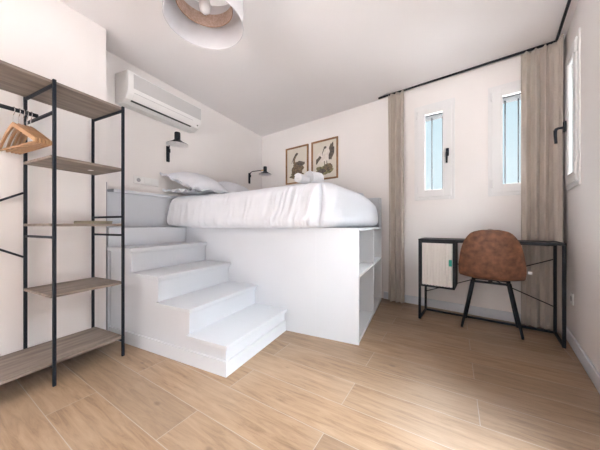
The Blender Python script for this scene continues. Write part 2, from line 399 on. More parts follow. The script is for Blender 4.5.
# unseen glazed door, added to the right wall to let in side light
mb = MB(); sD = lambda a, b, c, d, w: ring(mb, a, b, c, d, w, -0.10, -0.03, 0.003, XR)
sD(DOOR_S0+0.003, DOOR_S1-0.003, 0.003, 1.997, 0.05)
dd = struct(mb.build('door_1', 'upvc'), 'unseen white glazed door added to the right wall for side light', 'door')
mid = (DOOR_S0+DOOR_S1)/2
for a, b in ((DOOR_S0+0.055, mid-0.002), (mid+0.002, DOOR_S1-0.055)):
    mb = MB(); ring(mb, a, b, 0.055, 1.945, 0.07, -0.09, -0.035, 0.003, XR); lf = mb.build('door_leaf', 'upvc', dd)
    MB().box((a+0.068, -0.066, 0.123), (b-0.068, -0.060, 1.877), 0, 0, XR).build('glass_pane', 'glass', lf)

# ------------------------------------------------------------------ staircase up to the bed
YS0, YS1 = 1.114, 1.828
RX = [-1.02, -1.32, -1.62, -1.92]; RZ = [0.186, 0.352, 0.530, 0.708]
st = thing('staircase', 'white painted four-step wooden staircase climbing to the raised bed', 'stairs', (-1.6, 1.48, 0))
def loc(mb_v, t): return Matrix.Translation(-Vector(t.location))
LS = Matrix.Translation(-Vector(st.location))
mb = MB()
prof = [(RX[0]-0.006, 0.0)]
for i in range(4):
    prof.append((RX[i]-0.006, RZ[i]-0.0265)); prof.append(((RX[i+1]-0.006 if i < 3 else -2.19), RZ[i]-0.0265))
prof += [(-2.19, 0.0)]
vs = [(x, YS0+0.014, z) for x, z in prof] + [(x, YS0+0.03, z) for x, z in prof]; n = len(prof)
# side panel following the steps
mb.add(vs, [tuple(range(n)), tuple(range(n, 2*n))[::-1]] + [(i, n+i, n+(i+1) % n, (i+1) % n) for i in range(n)], 0, False, LS)
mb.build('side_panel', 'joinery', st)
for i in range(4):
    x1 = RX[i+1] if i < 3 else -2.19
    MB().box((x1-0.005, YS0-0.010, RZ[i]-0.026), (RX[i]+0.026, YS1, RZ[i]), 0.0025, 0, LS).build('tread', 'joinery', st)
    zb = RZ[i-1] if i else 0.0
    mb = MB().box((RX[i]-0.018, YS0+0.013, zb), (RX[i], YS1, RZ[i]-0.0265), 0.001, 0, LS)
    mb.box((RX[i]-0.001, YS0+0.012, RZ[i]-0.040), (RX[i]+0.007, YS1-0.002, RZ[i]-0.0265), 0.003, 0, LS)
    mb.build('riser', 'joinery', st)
MB().box((-2.205, YS0, RZ[3]), (-2.19, YS1, 0.857), 0.001, 0, LS).build('riser', 'joinery', st)
mb = MB().box((XN+0.012, YS0, 0), (RX[0]+0.013, YS0+0.0135, 0.088), 0.0, 0, LS); mb.box((RX[0]+0.0005, YS0+0.0136, 0), (RX[0]+0.013, YS1-0.002, 0.088), 0.0, 0, LS)
mb.build('plinth', 'joinery', st)

# ------------------------------------------------------------------ raised bed base with open cubbies at the foot
PZ = 0.857; XF = -0.403; YB0 = 1.832; XC = -0.74
def yb(x): return CR.y + (CR.x-x)*(-DB.y/DB.x) - 0.095/NB.y     # in front of the low back panel
bp = thing('bed_platform', 'tall white built-in bed base with open cubbies at its foot end', 'bed base', (-1.3, 2.4, 0))
LP = Matrix.Translation(-Vector(bp.location))
mb = MB().prism([(XL+0.09, YB0), (XC, YB0), (XC, yb(XC)), (XL+0.09, yb(XL+0.09))], 0, PZ, 0, LP)
mb.prism([(-2.206, YS0+0.0), (-2.206, YB0-0.001), (XL+0.09, YB0-0.001), (XL+0.09, YS0)], 0, PZ, 0, LP)
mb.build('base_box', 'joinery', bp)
MB().box((XC, YB0, 0), (XF, YB0+0.02, PZ), 0.001, 0, LP).build('front_panel', 'joinery', bp)
YE = yb(XF)-0.004
ymid = 2.50; zsh = 0.485
MB().box((XC, YB0+0.021, PZ-0.022), (XF, YE, PZ), 0.002, 0, LP).build('top_board', 'joinery', bp)
MB().box((XC, YB0+0.021, 0.0), (XF-0.004, YE, 0.03), 0.002, 0, LP).build('bottom_board', 'shelfwhite', bp)
MB().box((XC, ymid, 0.031), (XF-0.004, ymid+0.02, PZ-0.023), 0.001, 0, LP).build('divider', 'shelfwhite', bp)
MB().box((XC, YE-0.02, 0.031), (XF-0.002, YE, PZ-0.023), 0.001, 0, LP).build('end_panel', 'shelfwhite', bp)
for a, b in ((YB0+0.021, ymid-0.001), (ymid+0.021, YE-0.021)):
    MB().box((XC, a, zsh), (XF-0.006, b, zsh+0.02), 0.001, 0, LP).build('shelf', 'shelfwhite', bp)

# ------------------------------------------------------------------ bed: mattress in a loose white cover
def smooth(a, b, x):
    t = max(0.0, min(1.0, (x-a)/(b-a))); return t*t*(3-2*t)
def build_cover():
    x0, x1, y0, y1 = -2.350, -0.425, 1.775, 2.99
    def y1at(x): return min(y1, yb(x)-0.03)
    R = 0.15; N = 0
    path = []                     # (pos, normal)
    def arc(cx, cy, a0, a1, r, n):
        for i in range(n): 
            a = a0+(a1-a0)*i/n; path.append((Vector((cx+r*math.cos(a), cy+r*math.sin(a), 0)), Vector((math.cos(a), math.sin(a), 0))))
    def seg(p, q, nrm, n):
        for i in range(n): path.append((Vector(p).lerp(Vector(q), i/n), Vector(nrm)))
    Rl = 0.09
    seg((x0+Rl, y0, 0), (x1-R, y0, 0), (0, -1, 0), 240); arc(x1-R, y0+R, -PI/2, 0, R, 30)
    seg((x1, y0+R, 0), (x1, y1-R, 0), (1, 0, 0), 90); arc(x1-R, y1-R, 0, PI/2, R, 22)
    seg((x1-R, y1, 0), (x0+Rl, y1, 0), (0, 1, 0), 60); arc(x0+Rl, y1-Rl, PI/2, PI, Rl, 10)
    seg((x0, y1-Rl, 0), (x0, y0+Rl, 0), (-1, 0, 0), 50); arc(x0+Rl, y0+Rl, PI, 1.5*PI, Rl, 14)
    prof = [(0.13, 0.8605), (0.085, 0.861), (0.045, 0.8605), (0.016, 0.866), (-0.010, 0.885), (-0.022, 0.915), (-0.02, 0.95), (-0.012, 0.985), (-0.006, 1.02), (0.0, 1.05), (0.005, 1.08),
            (0.012, 1.105), (0.024, 1.128), (0.040, 1.148), (0.060, 1.163), (0.085, 1.174), (0.115, 1.181), (0.15, 1.186), (0.20, 1.19)]
    P = len(path); vs = []; fs = []
    cx, cy = (x0+x1)/2, (y0+y1)/2
    for k, (ins, z) in enumerate(prof):
        for pos, nrm in path:
            front = max(0.0, -nrm.y); foot = max(0.0, nrm.x); x, y = pos.x, pos.y
            hz = (z-0.86)/0.33
            # tall folds in the front drop, stronger towards the foot corner, slanting
            sl_ = x*1.0 + (1.0-hz)*0.13*smooth(-1.7, -0.6, x)
            amp = front*(0.0065 + 0.0145*smooth(-1.5, -0.6, x))*smooth(0.02, 0.30, 1.0-hz+0.12)
            f1 = noise.noise(Vector((sl_*8.0, 0.3, hz*0.6))); f2 = noise.noise(Vector((sl_*30.0, 5.1, hz*1.0)))
            rid = max(0.0, 1.0-3.2*abs(noise.noise(Vector((sl_*11.0, 9.4, hz*0.7)))))
            rid2 = max(0.0, 1.0-3.0*abs(noise.noise(Vector((sl_*21.0, 3.4, hz*0.9+4)))))
            d = amp*(0.7*f1 + 0.5*f2 + 0.75*rid + 0.55*rid2)
            d += front*0.030*smooth(-2.2, -0.7, x)*math.exp(-((hz-0.14)/0.20)**2)      # loose belly above the hem
            # gathered corner: a deep upright crease just before the foot end
            d -= front*0.050*math.exp(-((x+0.560-0.02*math.sin(hz*3))/0.020)**2)*smooth(1.02, 0.75, hz)
            d += front*0.022*math.exp(-((x+0.63)/0.045)**2)*smooth(0.98, 0.5, hz)
            d += foot*(0.006*noise.noise(Vector((y*5, 2.2, z*4))))
            d -= foot*0.012*smooth(0.55, 0.0, hz)
            w = 0.4*noise.noise(Vector((x*3.1, y*3.1, 7.7)))*0.012*smooth(0.75, 1.0, hz)
            zz = z + w + 0.042*smooth(-2.0, -0.7, x)*smooth(0.35, 1.0, hz)
            zz -= 0.075*smooth(1.9, 2.9, y)*foot*smooth(0.3, 1.0, hz)
            # hem line wanders a little
            if k <= 3: zz += front*0.006*noise.noise(Vector((x*6, 1.0, 0)))
            q = pos + nrm*(d-ins)
            q.y -= 0.065*smooth(-1.4, -2.3, x)*front
            q.x -= 0.14*smooth(2.6, 1.8, y)*smooth(-1.2, -0.45, x)
            if 3 <= k <= 4 and q.y < YB0-0.012: zz -= front*0.014*smooth(-2.10, -1.95, x)*smooth(-0.55, -0.75, x)
            zz = max(zz, 0.8605 if (q.y > YB0-0.01 or x < -2.12) else 0.82)
            q.y = min(q.y, yb(min(q.x, -0.4))-0.012)
            vs.append((q.x, q.y, zz))
    for k in range(len(prof)-1):
        for i in range(P): fs.append((k*P+i, k*P+(i+1) % P, (k+1)*P+(i+1) % P, (k+1)*P+i))
    # top and underside
    top = (len(prof)-1)*P; base = len(vs)
    rings = 7
    for r in range(1, rings):
        f = 1 - r/rings
        for i in range(P):
            v = Vector(vs[top+i]); c = Vector((max(x0+0.5, min(x1-0.5, v.x)), cy, 1.2)); q = c.lerp(v, f); q.z = 1.2 + 0.030*smooth(-2.0, -0.7, q.x) + 0.008*noise.noise(Vector((q.x*3, q.y*3, 1.5))) + (v.z-1.2-0.030*smooth(-2.0, -0.7, v.x))*f
            vs.append(tuple(q))
    prev = top
    for r in range(1, rings):
        cur = base+(r-1)*P
        for i in range(P): fs.append((prev+i, prev+(i+1) % P, cur+(i+1) % P, cur+i))
        prev = cur
    fs.append(tuple(prev+i for i in range(P))); fs.append(tuple(range(P))[::-1])
    return MB().add(vs, fs, 0, True)
bed = thing('bed', 'wide bed with rumpled white duvet on the raised white base', 'bed', (-1.35, 2.4, PZ))
LBd = Matrix.Translation(-Vector(bed.location))
mbc = build_cover(); mbc.v = [LBd @ v for v in mbc.v]
mbc.build('duvet', 'sheet', bed, sharp=False)

def pillow(name, label, a, b, t, loc_, rot, grp, flange=0.035):
    mb = MB(); n = 30; vs = []; fs = []
    def ext(u, v):
        # corners pull out, sides draw in
        return a*u*(1-0.10*(1-abs(u)**2.0)*0 - 0.07*(1-v*v)*abs(u)), b*v*(1-0.08*(1-u*u)*abs(v))
    for sgn in (1, -1):
        for i in range(n+1):
            for j in range(n+1):
                u = math.sin((i/n-0.5)*PI); v = math.sin((j/n-0.5)*PI); x, y = ext(u, v)
                h = max(0.0, (1-abs(u)**2.6))**0.55 * max(0.0, (1-abs(v)**2.6))**0.55
                wr = 0.010*noise.noise(Vector((u*3+t*50, v*3, 1.0)))*h + 0.006*noise.noise(Vector((u*9, v*9, t*80)))*h
                vs.append((x, y, (sgn if sgn > 0 else -0.45)*(t*h+0.003) + wr))
    K = (n+1)*(n+1)
    for sg in (0, 1):
        for i in range(n):
            for j in range(n):
                q = (sg*K+i*(n+1)+j, sg*K+(i+1)*(n+1)+j, sg*K+(i+1)*(n+1)+j+1, sg*K+i*(n+1)+j+1); fs.append(q if sg == 0 else q[::-1])
    border = [i*(n+1) for i in range(n+1)] + [n*(n+1)+j for j in range(1, n+1)] + [i*(n+1)+n for i in range(n-1, -1, -1)] + [j for j in range(n-1, 0, -1)]
    for i in range(len(border)):
        p, q = border[i], border[(i+1) % len(border)]; fs.append((p, q, K+q, K+p))
    mb.add(vs, fs, 0, True)
    root = thing(name, label, 'pillow', loc_, 0, grp); root.rotation_euler = rot
    mb.build('pillow_body', 'sheet', root)
    if flange:
        f = MB(); B = len(border); vv = []
        for k, idx in enumerate(border):
            p = Vector(vs[idx]); p.z = 0; o_ = Vector((p.x*(1+flange/a), p.y*(1+flange/b), 0.012*math.sin(k*0.9)+0.008*noise.noise(Vector((k*0.35, 0, t)))))
            vv += [(p.x*0.985, p.y*0.985, 0.003), (o_.x, o_.y, o_.z+0.002), (o_.x, o_.y, o_.z-0.002), (p.x*0.985, p.y*0.985, -0.003)]
        ff = []
        for k in range(B):
            q = (k+1) % B
            for e in range(4): ff.append((k*4+e, q*4+e, q*4+(e+1) % 4, k*4+(e+1) % 4))
        f.add(vv, ff, 0, True); f.build('pillow_flange', 'sheet', root)
    return root
pillow('pillow', 'white pillow lying flat underneath the leaning one at the bed head', 0.15, 0.235, 0.034, (-2.200, 1.965, 1.226), (0, math.radians(3), 0.04), 'bed pillows', 0.03)
pillow('pillow', 'white pillow leaning by the stairs, nearest the wall sockets', 0.225, 0.245, 0.105, (-2.165, 1.965, 1.318), (0.0, math.radians(21), -0.04), 'bed pillows', 0.035)
pillow('pillow', 'white pillow at the far side of the bed head under the arm lamp', 0.22, 0.25, 0.110, (-2.165, 2.535, 1.300), (0, math.radians(20), 0.06), 'bed pillows', 0.03)

# rolled towels
def towel(label, p, rz, r, L_, tilt=0.0):
    mb = MB(); turns = 3.4; N = 110; vs = []; fs = []; nl = 12
    th = r/(turns+0.6)
    pts = []
    for i in range(N+1):
        a = turns*2*PI*i/N; rr = r - th*0.96*(turns - a/(2*PI)); pts.append((rr*math.cos(a), rr*math.sin(a), a))
    for j in range(nl+1):
        y = (j/nl-0.5)*L_
        for (x, z, a) in pts:
            rr = math.hypot(x, z); wob = 1 + 0.03*noise.noise(Vector((a, y*9, r*40)))
            for k in (0, 1):
                f = (rr - k*th*0.82)/max(rr, 1e-6)
                vs.append((x*f*wob, y + 0.006*noise.noise(Vector((a*0.8, 3, j*0.1)))*(1 if j in (0, nl) else 0), z*f*wob*0.94))
    row = 2*(N+1)
    for j in range(nl):
        for i in range(N):
            for k in (0, 1):
                q = (j*row+2*i+k, j*row+2*(i+1)+k, (j+1)*row+2*(i+1)+k, (j+1)*row+2*i+k); fs.append(q)
        for i in (0, N): fs.append((j*row+2*i, j*row+2*i+1, (j+1)*row+2*i+1, (j+1)*row+2*i))
    for j in (0, nl):
        for i in range(N): fs.append((j*row+2*i, j*row+2*i+1, j*row+2*(i+1)+1, j*row+2*(i+1)))
    mb.add(vs, fs, 0, True)
    o = mb.build('rolled_towel', 'towel'); o.location = p; o.rotation_euler = (tilt, 0, rz)
    return tag(o, label, 'towel', 'rolled towels on the bed')
towel('rolled white towel showing its spiral end, lower and left of the pair on the bed', (-0.915, 1.945, 1.274), math.radians(-8), 0.046, 0.13)
towel('thicker rolled white towel, higher and right of the pair on the bed', (-0.872, 2.110, 1.300), math.radians(-24), 0.071, 0.13)

# ------------------------------------------------------------------ clothes rack with shelves
XRF_, XRB = -1.80, -2.170; Y1, Y2, YL = 1.000, 0.650, -0.050
rk = thing('clothes_rack', 'open black metal clothes rack with greige wooden shelves on the left', 'clothes rack', (-1.985, 0.47, 0))
LK = Matrix.Translation(-Vector(rk.location)); TOP = 1.675; w = 0.0155
for y in (Y1, Y2, YL):
    for x in (XRF_, XRB): MB().box((x-w/2, y-w/2, 0), (x+w/2, y+w/2, TOP), 0.003, 0, LK).build('post', 'gunmetal', rk)
def rail(p, q, ww=0.014, name='rail'): return MB().bar(p, q, ww, ww, 0.003, 0, (0, 0, 1), LK).build(name, 'gunmetal', rk)
for y in (Y1, Y2, YL):
    zs_ = {Y1: (TOP-0.028, 0.935, 0.812, 0.105), Y2: (TOP-0.028, 1.497, 0.812, 0.105), YL: (TOP-0.028, 1.497, 0.105)}[y]
    for z in zs_: rail((XRB+w/2, y, z), (XRF_-w/2, y, z))
for z, a, b in ((1.262, Y2, Y1), (0.888, Y2, Y1), (0.497, Y2, Y1), (TOP-0.004, YL, Y1), (0.130, YL, Y1)):
    lo, hi = z-0.016, z
    MB().box((XRB+w/2+0.001, a-0.012, lo), (XRF_-w/2-0.001, b+0.012, hi), 0.002, 0, LK).build('shelf', 'wood', rk)
MB().tube([LK @ Vector((-1.99, YL+0.009, 1.508)), LK @ Vector((-1.99, Y2-0.004, 1.508))], 0.011, 12).build('hanging_rail', 'black', rk)
for z0_, z1_ in ((0.685, 1.075), (1.075, 0.685)):
    rail((XRB, Y2-w/2, z1_), (XRB, YL+w/2, z0_), 0.012, 'brace')
MB().box((XRB+0.17, Y2+0.24, 1.2455-0.001), (XRB+0.20, Y2+0.262, 1.2459), 0, 0, LK).build('paper_sticker', 'socket', rk)

# booklet on the rack
mb = MB().box((-0.085, -0.06, 0), (0.085, 0.06, 0.012), 0.001); mb.box((-0.083, -0.058, 0.0125), (0.087, 0.062, 0.018), 0.001, 1)
o = mb.build('booklet', ['booklet', 'booklet']); o.location = (-1.95, 0.90, 0.8885); o.rotation_euler = (0, 0, 0.2)
tag(o, 'thin olive brown booklet lying on the middle shelf of the rack', 'booklet')

# wooden hangers
def make_hanger():
    root = thing('coat_hanger', 'wooden hanger', 'coat hanger', (0, 0, 0), 0, 'wooden hangers on the rack')
    # shoulders: rounded flat bar bent down at both sides, in the local xz plane
    def shoulder(t):
        x = -0.205 + 0.41*t; u = abs(x)/0.205
        return Vector((x, 0.014*u*u, -0.078 - 0.105*u**1.15))
    mb = MB(); N = 28; vs = []; fs = []
    for i in range(N+1):
        p = shoulder(i/N); u = abs(p.x)/0.205
        hh = 0.0145*(1-0.2*u); tt = 0.0046
        c = [(-tt, -hh), (tt, -hh), (tt*1.0, hh*0.8), (tt*0.5, hh), (-tt*0.5, hh), (-tt, hh*0.8)]
        for (dy, dz) in c: vs.append((p.x, p.y+dy, p.z+dz))
    for i in range(N):
        for k in range(6): fs.append((i*6+k, i*6+(k+1) % 6, (i+1)*6+(k+1) % 6, (i+1)*6+k))
    fs += [tuple(range(6))[::-1], tuple(N*6+k for k in range(6))]
    mb.add(vs, fs, 0, False); mb.build('shoulder_bar', 'hangerwood', root)
    a = shoulder(0.015); b = shoulder(0.985)
    MB().tube([(a.x+0.004, a.y, a.z-0.012), (b.x-0.004, b.y, b.z-0.012)], 0.0054, 10).build('trouser_bar', 'hangerwood', root)
    pts = [(0, 0, -0.072), (0, 0, -0.034), (0.006, 0, -0.022), (0.017, 0, -0.012), (0.0195, 0, 0.003), (0.014, 0, 0.0145), (0.003, 0, 0.018), (-0.008, 0, 0.016), (-0.015, 0, 0.007)]
    MB().tube(pts, 0.0021, 8).build('hook', 'chrome', root)
    return root
hy = [(0.550, 0.05, 'front-most wooden hanger of the bunch on the rack rail, lowest tip furthest left'), (0.571, 0.02, 'second wooden hanger, just behind the front-most of the bunch'),
      (0.588, 0.005, 'third wooden hanger from the front of the bunch'), (0.603, 0.0, 'fourth wooden hanger, next to last of the bunch'),
      (0.618, 0.0, 'rearmost wooden hanger of the bunch, closest to the corner post')]
h0 = make_hanger()
for i, (y, a, lb) in enumerate(hy):
    h = h0 if i == 0 else copy_thing(h0)
    h['label'] = lb
    h.location = (-1.992, y, 1.5035); h.rotation_euler = (0, 0, a)

# ------------------------------------------------------------------ air conditioner
ac = thing('air_conditioner', 'white split air conditioner high on the left wall', 'air conditioner', (XL, 1.70, 2.09))
ya, yb_ = 1.30-1.70, 2.10-1.70
def lathe_y(poly, y0, y1):       # extrude an (x,z) outline along y
    n = len(poly); return [(x, y0, z) for x, z in poly] + [(x, y1, z) for x, z in poly], [tuple(range(n)), tuple(range(n, 2*n))[::-1]] + [(i, n+i, n+(i+1) % n, (i+1) % n) for i in range(n)]
body = [(0.006, -0.125), (0.10, -0.13), (0.155, -0.105), (0.185, -0.060), (0.194, -0.035), (0.198, 0.0), (0.198, 0.10), (0.192, 0.122), (0.178, 0.135), (0.02, 0.142), (0.006, 0.142)]
mb = MB(); v, f = lathe_y(body, ya, yb_); mb.add(v, f); mb.box((0.0008, ya+0.012, -0.115), (0.0058, yb_-0.012, 0.135))
o = mb.build('body', 'acwhite', ac)
bm = bmesh.new(); bm.from_mesh(o.data)
bmesh.ops.bevel(bm, geom=[e for e in bm.edges if e.is_manifold and e.calc_face_angle(0) > 1.2 and all(abs(v_.co.x) > 0.05 for v_ in e.verts)], offset=0.008, segments=2, affect='EDGES', profile=0.5)
bm.to_mesh(o.data); bm.free()
mb = MB().box((0.1965, ya+0.045, -0.012), (0.2005, yb_-0.012, 0.112), 0.0015)
for k in range(11): mb.box((0.2003, ya+0.05, -0.006+k*0.0105), (0.2016, yb_-0.017, -0.006+k*0.0105+0.004), 0, 0)
mb.build('intake_grille', 'acgrille', ac)
def slab(x0, z0, x1, z1, th, y0, y1, name, m, parent):
    d = Vector((x1-x0, 0, z1-z0)); nrm = Vector((d.z, 0, -d.x)).normalized()
    if nrm.x < 0: nrm = -nrm
    p = [(x0, z0), (x1, z1), (x1+nrm.x*th, z1+nrm.z*th), (x0+nrm.x*th, z0+nrm.z*th)]
    v, f = lathe_y(p, y0, y1); return MB().add(v, f).build(name, m, parent)
slab(0.1585, -0.1005, 0.190, -0.050, 0.004, ya+0.055, yb_-0.115, 'louvre_flap', 'acwhite', ac)
slab(0.142, -0.1115, 0.1575, -0.104, 0.003, ya+0.050, yb_-0.110, 'air_slot', 'acdark', ac)
slab(0.188, -0.0505, 0.191, -0.0455, 0.0035, ya+0.055, yb_-0.115, 'flap_gap', 'acgrille', ac)
slab(0.170, -0.082, 0.177, -0.072, 0.002, yb_-0.045, yb_-0.030, 'sensor_window', 'acdark', ac)

# ------------------------------------------------------------------ wall lamps
def make_sconce(swing):
    root = thing('wall_lamp', '', 'wall lamp', (0, 0, 0), 0, 'black wall lamps over the bed')
    MB().box((0.0006, -0.019, -0.085), (0.016, 0.019, 0.085), 0.006).build('wall_plate', 'black', root)
    d = Vector((math.cos(swing), math.sin(swing), 0)); L_ = 0.29
    o0 = Vector((0.024, 0, 0.03)); pts = [o0, o0+Vector((0, 0, 0.03))]
    for k in range(7):
        a = k/6*PI/2; pts.append(o0 + Vector((0, 0, 0.032+0.040*math.sin(a))) + d*(0.055*(1-math.cos(a))))
    pts.append(o0 + Vector((0, 0, 0.072)) + d*(L_-0.07))
    arm = MB().tube(pts, 0.0062, 10).build('arm', 'black', root)
    MB().box((0.014, -0.011, 0.015), (0.034, 0.011, 0.055), 0.003).build('pivot', 'black', arm)
    c = o0 + Vector((0, 0, 0.072)) + d*L_
    MB().tube([c - d*0.072, c - d*0.022], 0.0085, 12).build('brass_sleeve', 'brass', root)
    X = Matrix.Translation(c)
    MB().lathe([(0.0, 0.052), (0.021, 0.052), (0.026, 0.048), (0.027, 0.04), (0.027, -0.018), (0.024, -0.022)], 28, 0, X).build('lamp_holder', 'black', root)
    mb = MB().lathe([(0.026, -0.020), (0.040, -0.034), (0.062, -0.048), (0.098, -0.066), (0.1, -0.070)], 40, 0, X, cap=False)
    mb.lathe([(0.1, -0.070), (0.0965, -0.069), (0.060, -0.051), (0.038, -0.037), (0.0, -0.030)], 40, 1, X, cap=False)
    mb.build('lamp_shade', ['black', 'lampinside'], root)
    MB().lathe([(0.0, -0.032), (0.014, -0.036), (0.022, -0.046), (0.022, -0.054), (0.014, -0.062), (0.0, -0.066)], 20, 0, X).build('bulb', 'bulb', root)
    return root
s1 = make_sconce(math.radians(-22)); s1.location = (XL, 1.816, 1.645); s1['label'] = 'black cone wall lamp just below the air conditioner'
s2 = make_sconce(math.radians(-2)); s2.location = (XL, 3.244, 1.625); s2['label'] = 'black cone wall lamp on outstretched arm near the framed prints'

# ------------------------------------------------------------------ pendant lamp
pl = thing('pendant_lamp', 'white drum pendant lamp with brown inner shade hanging from the ceiling', 'pendant lamp', (-1.027, 0.976, CEIL))
def drum(r, z0, z1, th, name, m, rim=None):
    mb = MB().lathe([(r, z0), (r, z1), (r-th, z1), (r-th, z0), (r, z0)], 72, 0, cap=False)
    o = mb.build(name, m, pl, merge=True)
    if rim:
        for z in (z0, z1): MB().tube([(r*math.cos(2*PI*k/72), r*math.sin(2*PI*k/72), z) for k in range(72)], 0.0022, 6, 0, True).build('shade_rim', rim, o)
    return o
drum(0.198, -0.45, -0.19, 0.003, 'outer_shade', 'shade', 'shade')
drum(0.141, -0.36, -0.29, 0.0025, 'inner_shade', 'cane', 'frame')
MB().lathe([(0.0, -0.004), (0.055, -0.004), (0.055, -0.02), (0.045, -0.028), (0.0, -0.028)], 32).build('ceiling_rose', 'acwhite', pl)
MB().tube([(0, 0, -0.028), (0, 0, -0.24)], 0.004, 8).build('cord', 'acwhite', pl)
MB().lathe([(0.0, -0.235), (0.02, -0.237), (0.021, -0.29), (0.017, -0.30), (0.0, -0.30)], 24).build('bulb_holder', 'acwhite', pl)
MB().lathe([(0.0, -0.298), (0.014, -0.30), (0.016, -0.315), (0.026, -0.335), (0.031, -0.36), (0.026, -0.385), (0.013, -0.398), (0.0, -0.401)], 28).build('bulb', 'bulb', pl)
mb = MB()
for k in range(3):
    a = k*2*PI/3+0.4; mb.tube([(0.018*math.cos(a), 0.018*math.sin(a), -0.262), (0.196*math.cos(a), 0.196*math.sin(a), -0.262)], 0.002, 6)
    mb.tube([(0.139*math.cos(a), 0.139*math.sin(a), -0.262), (0.139*math.cos(a), 0.139*math.sin(a), -0.292)], 0.0018, 6)
mb.build('spider_frame', 'chrome', pl)

# ------------------------------------------------------------------ sockets
so = thing('wall_socket', 'long white socket plate on the left wall above the ledge', 'wall socket', (XL, 1.585, 1.315))
MB().box((0.0006, -0.125, -0.038), (0.009, 0.125, 0.038), 0.003).build('cover_plate', 'socket', so)
mb = MB(); XX = Matrix.Translation((0.0092, -0.082, 0)) @ Matrix.Rotation(PI/2, 4, 'Y'); mb.lathe([(0.0, 0.0), (0.019, 0.0), (0.019, 0.001), (0.0, 0.001)], 24, 0, XX); mb.build('socket_recess', 'socketdark', so)
for k in (0, 1): MB().box((0.0092, -0.028+k*0.076, -0.023), (0.0122, 0.020+k*0.076, 0.023), 0.0015).build('switch', 'socket', so)
so2 = thing('wall_socket', 'small white socket low on the right wall beside the desk', 'wall socket', rw(0.33, 0, 0.345), math.atan2(-DB.y, -DB.x))
MB().box((0.0006, -0.04, -0.04), (0.009, 0.04, 0.04), 0.003).build('cover_plate', 'socket', so2)
XX = Matrix.Translation((0.0092, 0, 0)) @ Matrix.Rotation(PI/2, 4, 'Y'); MB().lathe([(0.0, 0.0), (0.02, 0.0), (0.02, 0.001), (0.0, 0.001)], 24, 0, XX).build('socket_recess', 'socketdark', so2)

# ------------------------------------------------------------------ framed prints on the back wall
def ell(cx, cz, a, b, rot=0.0, n=20, wob=0.0, seed=0.0):
    out = []
    for k in range(n):
        t = 2*PI*k/n; r = 1 + wob*noise.noise(Vector((math.cos(t)*2+seed, math.sin(t)*2, seed)))
        x, z = a*r*math.cos(t), b*r*math.sin(t); out.append((cx + x*math.cos(rot)-z*math.sin(rot), cz + x*math.sin(rot)+z*math.cos(rot)))
    return out
def ribbon(pts, ws):
    L_, R_ = [], []
    for i, (x, z) in enumerate(pts):
        a = pts[max(i-1, 0)]; b = pts[min(i+1, len(pts)-1)]; d = Vector((b[0]-a[0], b[1]-a[1])).normalized(); L_.append((x-d.y*ws[i], z+d.x*ws[i])); R_.append((x+d.y*ws[i], z-d.x*ws[i]))
    return L_ + R_[::-1]
def picture(s_mid, z_mid, wdt, hgt, label, shapes):
    root = thing('framed_print', label, 'picture', bw(s_mid, 0, z_mid), math.atan2(DB.y, DB.x), 'framed bird prints')
    X = Matrix(((1, 0, 0, 0), (0, -1, 0, 0), (0, 0, 1, 0), (0, 0, 0, 1)))          # local y points into the room
    fw = 0.024
    mb = MB(); ring(mb, -wdt/2, wdt/2, -hgt/2, hgt/2, fw, 0.001, 0.024, 0.006, X)
    mb.build('frame', 'frame', root)
    mats = ['paper', 'inkbrown', 'inkgreen', 'inkpale', 'inkdark']
    mb = MB().box((-wdt/2+fw*0.8, 0.002, -hgt/2+fw*0.8), (wdt/2-fw*0.8, 0.008, hgt/2-fw*0.8), 0, 0, X)
    for k, (mi, pts) in enumerate(shapes):
        d = 0.0084 + k*0.00025; n = len(pts)
        mb.add([X @ Vector((x, d, z)) for x, z in pts], [tuple(range(n))], mi)
    mb.build('print_sheet', mats, root, fix=False)
    return root
left = [(1, ell(0.00, -0.155, 0.135, 0.055, 0.05, 24, 0.5, 1)), (2, ell(-0.04, -0.13, 0.07, 0.045, 0.2, 20, 0.6, 4)), (1, ell(0.035, -0.03, 0.105, 0.085, -0.45, 26, 0.3, 2)), (4, ell(0.07, 0.015, 0.085, 0.035, -0.15, 22, 0.4, 3)),
        (1, ell(-0.045, -0.095, 0.06, 0.08, 0.25, 22, 0.5, 6)), (1, ribbon([(-0.02, 0.0), (-0.055, 0.045), (-0.05, 0.10), (-0.02, 0.145), (-0.005, 0.165)], [0.03, 0.022, 0.017, 0.018, 0.02])),
        (4, ell(-0.005, 0.165, 0.030, 0.020, 0.3, 16)), (4, ribbon([(-0.02, 0.165), (-0.07, 0.10), (-0.105, 0.035)], [0.012, 0.008, 0.003]))]
right = [(2, ell(0.0, -0.145, 0.145, 0.070, 0.06, 26, 0.45, 7)), (4, ell(-0.05, -0.165, 0.075, 0.035, 0.1, 18, 0.6, 8)), (1, ell(0.06, -0.11, 0.07, 0.05, 0.1, 20, 0.5, 12)), (3, ell(-0.005, 0.035, 0.125, 0.070, -0.15, 26, 0.25, 9)), (4, ell(0.115, 0.10, 0.045, 0.115, -0.10, 24, 0.5, 10)),
         (3, ribbon([(0.03, 0.06), (0.06, 0.105), (0.05, 0.15), (0.02, 0.165)], [0.04, 0.03, 0.024, 0.022])), (4, ell(0.012, 0.168, 0.024, 0.018, 0.1, 16)), (4, ribbon([(0.0, 0.165), (-0.03, 0.10), (-0.035, 0.06)], [0.008, 0.005, 0.002])),
         (4, ribbon([(-0.06, 0.05), (-0.12, 0.0), (-0.135, -0.05)], [0.02, 0.026, 0.008])), (4, ribbon([(0.0, -0.02), (0.005, -0.10)], [0.006, 0.005])), (4, ribbon([(0.04, -0.02), (0.045, -0.10)], [0.006, 0.005]))]
picture(2.838, 1.797, 0.440, 0.565, 'framed print of a brown bird on cream paper, nearer the corner', left)
